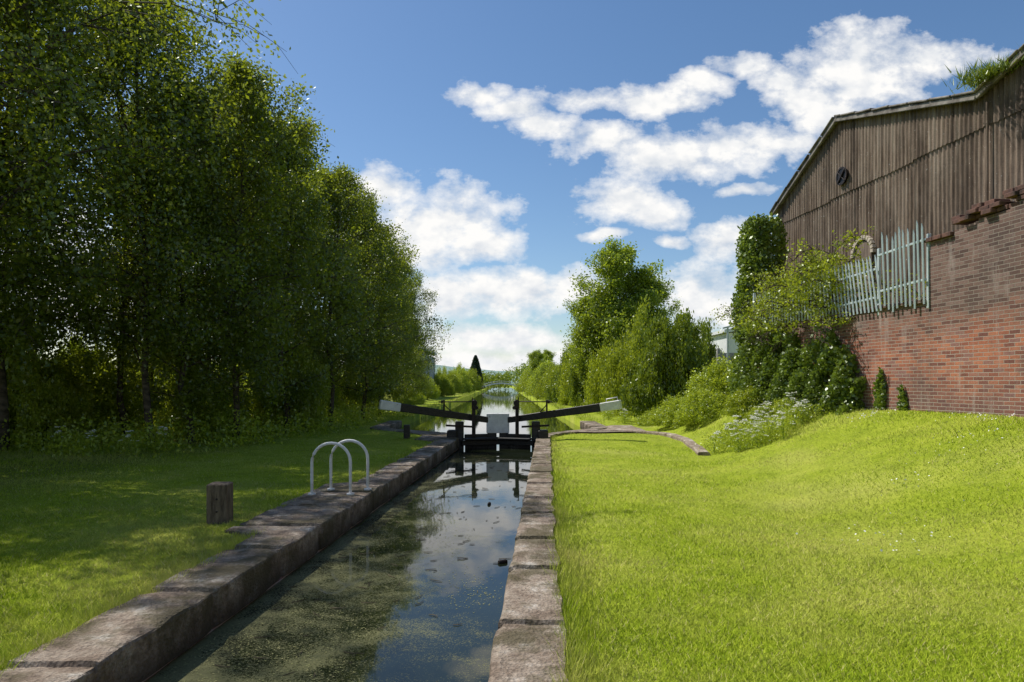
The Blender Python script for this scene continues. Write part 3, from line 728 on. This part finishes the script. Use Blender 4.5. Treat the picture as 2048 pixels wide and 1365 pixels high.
for x,y,w,h,t in [(5.9,20.9,1.1,1.0,1),(6.5,18.0,1.0,.9,0),(5.7,22.8,1.2,.9,1),(6.9,22.0,1.4,1.5,1),(6.3,16.4,.7,.5,0),(7.9,24,1.4,1.6,0),(5.5,25.6,.8,.7,1)]:
    tm,cm=hawb[t]; plant('bramble_bush',tm,cm,x,y,(w,w,h),rr.uniform(0,6.28),'low tangled bramble bush on the grassy bank','bush','brambles at the foot of the wall',z=float(GH(x,y))-.1,trunk='stems')
def parsley(seed):
    rng=np.random.default_rng(seed); b=MB(); C=[]
    for k in range(7):
        a=rng.random()*6.28; r=rng.uniform(.05,.24); h=rng.uniform(.3,.65)
        q=(r*math.cos(a),r*math.sin(a),h); b.tube([(0,0,-.05),(q[0]*.3,q[1]*.3,h*.5),q],[.006,.004,.003],4,False)
        for j in range(6):
            aa=j*1.25; rr_=.035*(j>0); c=np.array([q[0]+rr_*math.cos(aa),q[1]+rr_*math.sin(aa),h+.02])
            C.append(c+rng.normal(size=(8,3))*np.array([.013,.013,.005]))
    C=np.concatenate(C); V,F,R_=leaves(C,.012,rng,flat=.7,aspect=1)
    rl=rng.normal(size=(800,3))*np.array([.18,.18,0]); rl[:,2]=rng.random(800)*.5
    V2,F2,R2=leaves(rl,.022,rng)
    return b.mesh('stem',M_stem),mk_mesh('flower_head',V,F,[M_petal]),mk_mesh('foliage',V2,F2,[M_under],rnd=R2)
PS=[parsley(1),parsley(2)]
pp=[]
for k in range(44):
    t=rr.random(); pp.append((4.9+1.6*t+rr.gauss(0,.25),14.9+.5*math.sin(t*3)+rr.gauss(0,.7)))
for k in range(14): pp.append((4.6+rr.gauss(0,.25),27+k*1.4))
for k in range(4): pp.append((-9.3+rr.gauss(0,1.6),15.5+rr.gauss(0,.8)))
for x,y in pp:
    r=root('cow_parsley',(x,y,float(GH(x,y))),'white flowering cow parsley in long grass','wild flower','cow parsley plants',rotz=rr.uniform(0,6),scale=rr.uniform(.5,1.0))
    s_,f_,l_=rr.choice(PS); obj('stem',s_,r);obj('flower_head',f_,r);obj('foliage',l_,r)
# ------------------------------------------------------------------ grass blades
rng=np.random.default_rng(99)
def blades(n,ya,yb,hmin,hmax,wd,seed,powr=1.6):
    rng=np.random.default_rng(seed)
    u=rng.random(n); p=1-powr; Y=(ya**p+(yb**p-ya**p)*u)**(1/p)
    X=rng.uniform(-1,1,n)*(Y*.88+1.2)
    k=np.abs(X-cxf(Y))-hwf(Y)
    left=X<cxf(Y)
    lim=np.where(left,.50+.43*((Y>7.35)&(Y<10.95))+.7*smooth(18.8,19.4,Y)*smooth(25,22,Y),.395+.04*smooth(8,3,Y)+.2*smooth(20,23,Y))
    lim=lim-.07*(np.sin(Y*2.3+np.sin(Y*5.1))+np.sin(Y*7.7+1)*.5+.3)*np.where(left,1.0,.5)
    apron=(X>cxf(Y))&(Y>22.6)&(Y<25.2)&(X<4.3)
    ok=(k>lim+rng.normal(size=n)*.03)&~((X>8.68-.12*Y)&(Y<18.7))&~apron
    X=X[ok];Y=Y[ok];k=k[ok];lim=lim[ok]; n=len(X)
    D=np.hypot(X,Y)
    edge=np.exp(-((k-lim)/.12)**2)
    patch=.5+.5*np.sin(X*1.9+1.3*np.sin(Y*1.1))*np.sin(Y*1.4+X*.6)
    h=rng.uniform(hmin,hmax,n)*(1+1.1*edge)*(.7+.4*patch)
    h*=1+1.8*smooth(4.8,5.6,X)*smooth(12.2,14,Y)+1.5*smooth(-6.5,-9,X)*smooth(12.5,14.5,Y)
    wdt=wd*(1+D*.12)
    a=rng.random(n)*6.283; lean=h[:,None]*rng.normal(size=(n,2))*.65
    B=np.stack([X,Y,np.maximum(GH(X,Y),-.06)-.005],1)
    w=np.stack([np.cos(a)*wdt,np.sin(a)*wdt,np.zeros(n)],1)
    T=B.copy(); T[:,:2]+=lean; T[:,2]+=h+.05*np.exp(-(np.maximum(k-.45,0)/.2)**2)*(k<.8)
    V=np.stack([B-w,B+w,T],1).reshape(-1,3)
    return V,n
V,n=blades(750000,2.6,30,.016,.05,.0020,1)
tag(obj('lawn_grass',mk_mesh('lawn_grass',V,np.arange(3*n).reshape(n,3),[M_grass],rnd=rng.random(n))),'short green mown lawn grass beside the lock','grass',kind='stuff')
n=14000; Y=rng.uniform(28,110,n)**1.0; side=rng.random(n)<.5
X=cxf(Y)+np.where(side,1,-1)*(hwf(Y)+.2+np.abs(rng.normal(size=n))*.5)
h=rng.uniform(.05,.22,n); B=np.stack([X,Y,GH(X,Y)-.15],1); a=rng.random(n)*6.28; w=np.stack([np.cos(a),np.sin(a),0*a],1)*.02; T=B.copy(); T[:,:2]+=rng.normal(size=(n,2))*.1; T[:,2]+=h+.1
tag(obj('bank_reeds',mk_mesh('bank_reeds',np.stack([B-w,B+w,T],1).reshape(-1,3),np.arange(3*n).reshape(n,3),[M_grass],rnd=rng.random(n))),'long grass and reeds along the canal edge','reeds',kind='stuff')
n=300; cl=np.array([(6.9,9.9),(7.1,10.2),(5.9,9.0),(6.6,12.6),(7.0,12.9),(5.2,8.4),(3.8,6.7)]); idx=rng.integers(0,len(cl),n); XY=cl[idx]+rng.normal(size=(n,2))*.3
C=np.stack([XY[:,0],XY[:,1],GH(XY[:,0],XY[:,1])+.06],1); C=C[C[:,0]<8.5-.12*C[:,1]]; V,F,R_=leaves(C,.011,rng,flat=.8,aspect=1)
tag(obj('daisies',mk_mesh('daisies',V,F,[M_petal])),'tiny white daisies scattered in the lawn','flowers',kind='stuff')
n=20000; Y=2.6+rng.random(n)**1.5*16; X=cxf(Y)+rng.uniform(-1,1,n)*1.08
fld=np.sin(X*3+Y*1.3)+np.sin(Y*2.1-X*2.2)+.8*np.sin(X*6.3+Y*.7)+rng.normal(size=n)*.6-.05*Y-1.0*(X-cxf(Y))
ok=fld>.5; X=X[ok];Y=Y[ok];n=len(X)
a=rng.random(n)*6.28; s=rng.uniform(.003,.010,n); t=np.stack([np.cos(a)*s,np.sin(a)*s,0*a],1); b_=np.stack([-np.sin(a)*s,np.cos(a)*s,0*a],1)*.7
C=np.stack([X,Y,np.full(n,-.327)],1); V=np.stack([C-t,C-b_,C+t,C+b_],1).reshape(-1,3)
tag(obj('floating_duckweed',mk_mesh('floating_duckweed',V,np.arange(4*n).reshape(n,4),[M_weed])),'fine duckweed and leaf litter floating on dark water','duckweed',kind='stuff')
b=MB()
for k in range(190):
    Y=2.8+rng.random()**.8*15; X=float(cxf(Y))+rng.uniform(-1,1); a=rng.normal()*.9+.4; L=rng.uniform(.03,.16)
    b.tube([(X,Y,-.324),(X+math.cos(a)*L*.5,Y+math.sin(a)*L*.5,-.322),(X+math.cos(a+.2)*L,Y+math.sin(a+.2)*L,-.324)],[.003,.004,.002],4)
tag(obj('floating_twigs',b.mesh('floating_twigs',M_twig)),'small broken twigs floating on the lock water','twigs',kind='stuff')
for k,(x,y) in enumerate([(-.10,7.3),(-.36,10.8)]):
    r=root('floating_can',(x,y,-.33),'dark litter can floating in the lock','litter','floating litter',rotz=.5+k)
    b=MB(); b.tube([(-.05,0,.01),(-.04,0,.01),(.04,0,.01),(.05,0,.01)],[.018,.026,.026,.02],14); obj('can_body',b.mesh('can_body',M_iron,True),r)
# ------------------------------------------------------------------ background structures
r=root('footbridge',(-2.6,165,-.35),'white arched footbridge across the distant canal','bridge')
b=MB(); n=16
def ar(x,h,e): return h+e*(1-(x/4.6)**2)
for i in range(n):
    x0=-4.6+9.2*i/n;x1=-4.6+9.2*(i+1)/n
    b.beam((x0,0,ar(x0,.75,1.0)),(x1,0,ar(x1,.75,1.0)),1.8,.34,.01)
obj('bridge_deck',b.mesh('bridge_deck',M_white),r)
for yy in (-.85,.85):
    b=MB()
    for i in range(n):
        x0=-4.6+9.2*i/n;x1=-4.6+9.2*(i+1)/n
        b.beam((x0,yy,ar(x0,1.3,1.0)),(x1,yy,ar(x1,1.3,1.0)),.06,.10,.006)
        if i%4==0: b.beam((x0,yy,ar(x0,.8,1.0)),(x0,yy,ar(x0,1.3,1.0)),.05,.05,.006,up=(0,1,0))
    obj('railing',b.mesh('railing',M_white),r)
for x in (-5.2,5.2):
    b=MB(); b.box(x-.9,x+.9,-1.3,1.3,-1,.95,.05); obj('abutment',b.mesh('abutment',M_brick),r)
def shed(name,x0,x1,y0,y1,h,rh,mat,label):
    z=float(GH(x0,y0)); r=root(name,(x0,y0,z-.2),label,'building'); b=MB(); W=x1-x0;D=y1-y0
    b.box(0,W,0,D,0,h); obj('wall',b.mesh('wall',mat),r)
    v=[(-.2,-.2,h+.01),(W+.2,-.2,h+rh),(W+.2,D+.2,h+rh),(-.2,D+.2,h+.01),(-.2,-.2,h+.2),(W+.2,-.2,h+rh+.2),(W+.2,D+.2,h+rh+.2),(-.2,D+.2,h+.2)]
    me=mk_mesh('roof',v,[[3,2,1,0],[4,5,6,7],[0,1,5,4],[1,2,6,5],[2,3,7,6],[3,0,4,7]],[M_shed]); obj('roof',me,r)
    b=MB(); b.box(W*.1,W*.9,-.04,-.003,.2,.5); obj('plinth',b.mesh('plinth',M_shedgrey),r)
shed('storage_shed',-16,-8.8,66,78,4.0,.3,M_shedgrey,'grey sheet metal shed behind the canal trees')
shed('warehouse',12.9,34,41,60,3.5,2.6,M_shed,'white sheet clad warehouse beyond the bushes')
r=root('concrete_fence',(8.7,28.8,1.0),'grey concrete panel fence behind the bushes','fence')
for k in range(3):
    b=MB(); b.box(k*1.25+.06,k*1.25+1.19,-.03,.03,0,1.85); obj('panel',b.mesh('panel',M_conc),r)
for k in range(4):
    b=MB(); b.box(k*1.25-.055,k*1.25+.055,-.06,.06,-.3,2.05,.01); obj('fence_post',b.mesh('fence_post',M_conc),r)
r=root('lamp_post',(8.85,28.0,.9),'thin grey metal post beside the concrete fence','post')
b=MB(); b.tube([(0,0,-.2),(0,0,2.95)],[.05,.04],8); obj('pole',b.mesh('pole',M_galv),r)
b=MB(); b.beam((-.2,0,2.93),(.1,0,3.0),.1,.07,.01); obj('lamp_head',b.mesh('lamp_head',M_galv),r)
# ------------------------------------------------------------------ sun, sky and clouds
EL=math.radians(55)
sd=Vector((-.80,.50,0)).normalized()*math.cos(EL); sd.z=math.sin(EL)
L=bpy.data.lights.new('sun','SUN'); L.energy=5.0; L.angle=math.radians(.5); L.color=(1,.95,.87)
lo=bpy.data.objects.new('sun',L); COL.objects.link(lo); lo.rotation_euler=sd.to_track_quat('Z','Y').to_euler(); lo.location=(-20,15,30)
W=bpy.data.worlds.new('World'); scene.world=W; W.use_nodes=True; nt=W.node_tree; nt.nodes.clear(); g=N(nt)
sky=g.n('ShaderNodeTexSky'); sky.sky_type='NISHITA'; sky.sun_disc=False; sky.sun_elevation=EL; sky.sun_rotation=math.atan2(sd.x,sd.y)%(2*math.pi)
sky.air_density=1.0; sky.dust_density=.5; sky.ozone_density=2.3
hs=g.n('ShaderNodeHueSaturation'); hs.inputs['Saturation'].default_value=1.15; g.l(sky.outputs[0],hs.inputs['Color'])
bg1=g.n('ShaderNodeBackground'); bg1.inputs[1].default_value=.118; g.l(hs.outputs[0],bg1.inputs[0])
gen=g.coord('Generated'); sp=g.n('ShaderNodeSeparateXYZ'); g.l(gen,sp.inputs[0])
yy=g.math('MAXIMUM',g.math('ABSOLUTE',sp.outputs[1]),.05)
cb=g.n('ShaderNodeCombineXYZ'); g.l(g.math('DIVIDE',sp.outputs[0],yy),cb.inputs[0]); g.l(g.math('DIVIDE',sp.outputs[2],yy),cb.inputs[1])
P0=cb.outputs[0]
wn=g.n('ShaderNodeTexNoise'); wn.inputs['Scale'].default_value=7; wn.inputs['Detail'].default_value=3; g.l(P0,wn.inputs['Vector'])
sv=g.n('ShaderNodeVectorMath',operation='SUBTRACT'); g.l(wn.outputs[1],sv.inputs[0]); sv.inputs[1].default_value=(.5,.5,.5)
s2=g.n('ShaderNodeVectorMath',operation='SCALE'); g.l(sv.outputs[0],s2.inputs[0]); s2.inputs['Scale'].default_value=.06
ad=g.n('ShaderNodeVectorMath',operation='ADD'); g.l(P0,ad.inputs[0]); g.l(s2.outputs[0],ad.inputs[1])
CL=[(.51,.455,.10,.055),(.43,.42,.06,.04),(.60,.475,.09,.028),(.47,.395,.06,.04),(.33,.465,.05,.02),(.28,.44,.04,.02),(.39,.445,.05,.022),
    (-.05,.43,.04,.022),(.00,.405,.05,.02),(.05,.38,.05,.022),(.13,.36,.07,.03),(.23,.335,.09,.036),(.33,.345,.09,.032),(.40,.34,.05,.02),(.12,.42,.06,.018),(.21,.42,.07,.022),
    (.165,.268,.065,.032),(.20,.25,.05,.026),(.13,.217,.035,.008),(-.105,.235,.11,.05),(-.19,.285,.06,.035),(-.05,.205,.07,.035),(-.19,.20,.12,.05),
    (.0,.13,.13,.034),(-.10,.12,.06,.035),(.09,.135,.08,.025),(-.03,.065,.14,.022),(.28,.12,.08,.05),(.33,.205,.05,.03),(.34,.28,.035,.009),(.23,.208,.03,.01),(.05,.03,.35,.018),(.6,.1,.3,.04),(-.6,.15,.3,.08)]
acc=None
for cx,cy,rx,ry in CL:
    a=g.n('ShaderNodeVectorMath',operation='SUBTRACT'); g.l(ad.outputs[0],a.inputs[0]); a.inputs[1].default_value=(cx,cy,0)
    m=g.n('ShaderNodeVectorMath',operation='MULTIPLY'); g.l(a.outputs[0],m.inputs[0]); m.inputs[1].default_value=(1/(rx*1.25),1/(ry*1.25),0)
    ln=g.n('ShaderNodeVectorMath',operation='LENGTH'); g.l(m.outputs[0],ln.inputs[0])
    acc=ln.outputs['Value'] if acc is None else g.math('MINIMUM',acc,ln.outputs['Value'])
acc=g.math('SUBTRACT',1,g.math('MINIMUM',acc,1.9))
fb=g.noise(g.mapping(P0,(1,1.4,1)),13,9,.62)
fb2=g.noise(g.mapping(P0,(1,1.4,1),loc=(-.010,.035,0)),13,3,.6)
d0=g.math('ADD',acc,g.math('MULTIPLY',g.math('SUBTRACT',fb,.5),2.3))
mask=g.ramp(d0,[(-.0,0),(.18,.4),(.65,1)])
mask=g.math('MULTIPLY',mask,g.ramp(sp.outputs[2],[(.0,0),(.01,1)]))
sh=g.math('ADD',g.math('MULTIPLY',g.math('SUBTRACT',fb,fb2),2.6),.74,clamp=True)
cc=g.mix(sh,(.60,.66,.75),(1.0,.99,.97))
bg2=g.n('ShaderNodeBackground'); bg2.inputs[1].default_value=1.0; g.l(cc,bg2.inputs[0])
mx=g.n('ShaderNodeMixShader'); g.l(mask,mx.inputs[0]); g.l(bg1.outputs[0],mx.inputs[1]); g.l(bg2.outputs[0],mx.inputs[2])
wo=g.n('ShaderNodeOutputWorld'); g.l(mx.outputs[0],wo.inputs[0])
# ------------------------------------------------------------------ camera
cd=bpy.data.cameras.new('camera'); cd.lens=24; cd.sensor_width=36; cd.shift_y=.0405; cd.clip_end=6000; cd.clip_start=.05
co=bpy.data.objects.new('camera',cd); COL.objects.link(co); co.location=(0,0,1.6); co.rotation_euler=(math.pi/2,0,0); scene.camera=co
scene.view_settings.view_transform='Standard'; scene.view_settings.look='None'; scene.view_settings.exposure=0
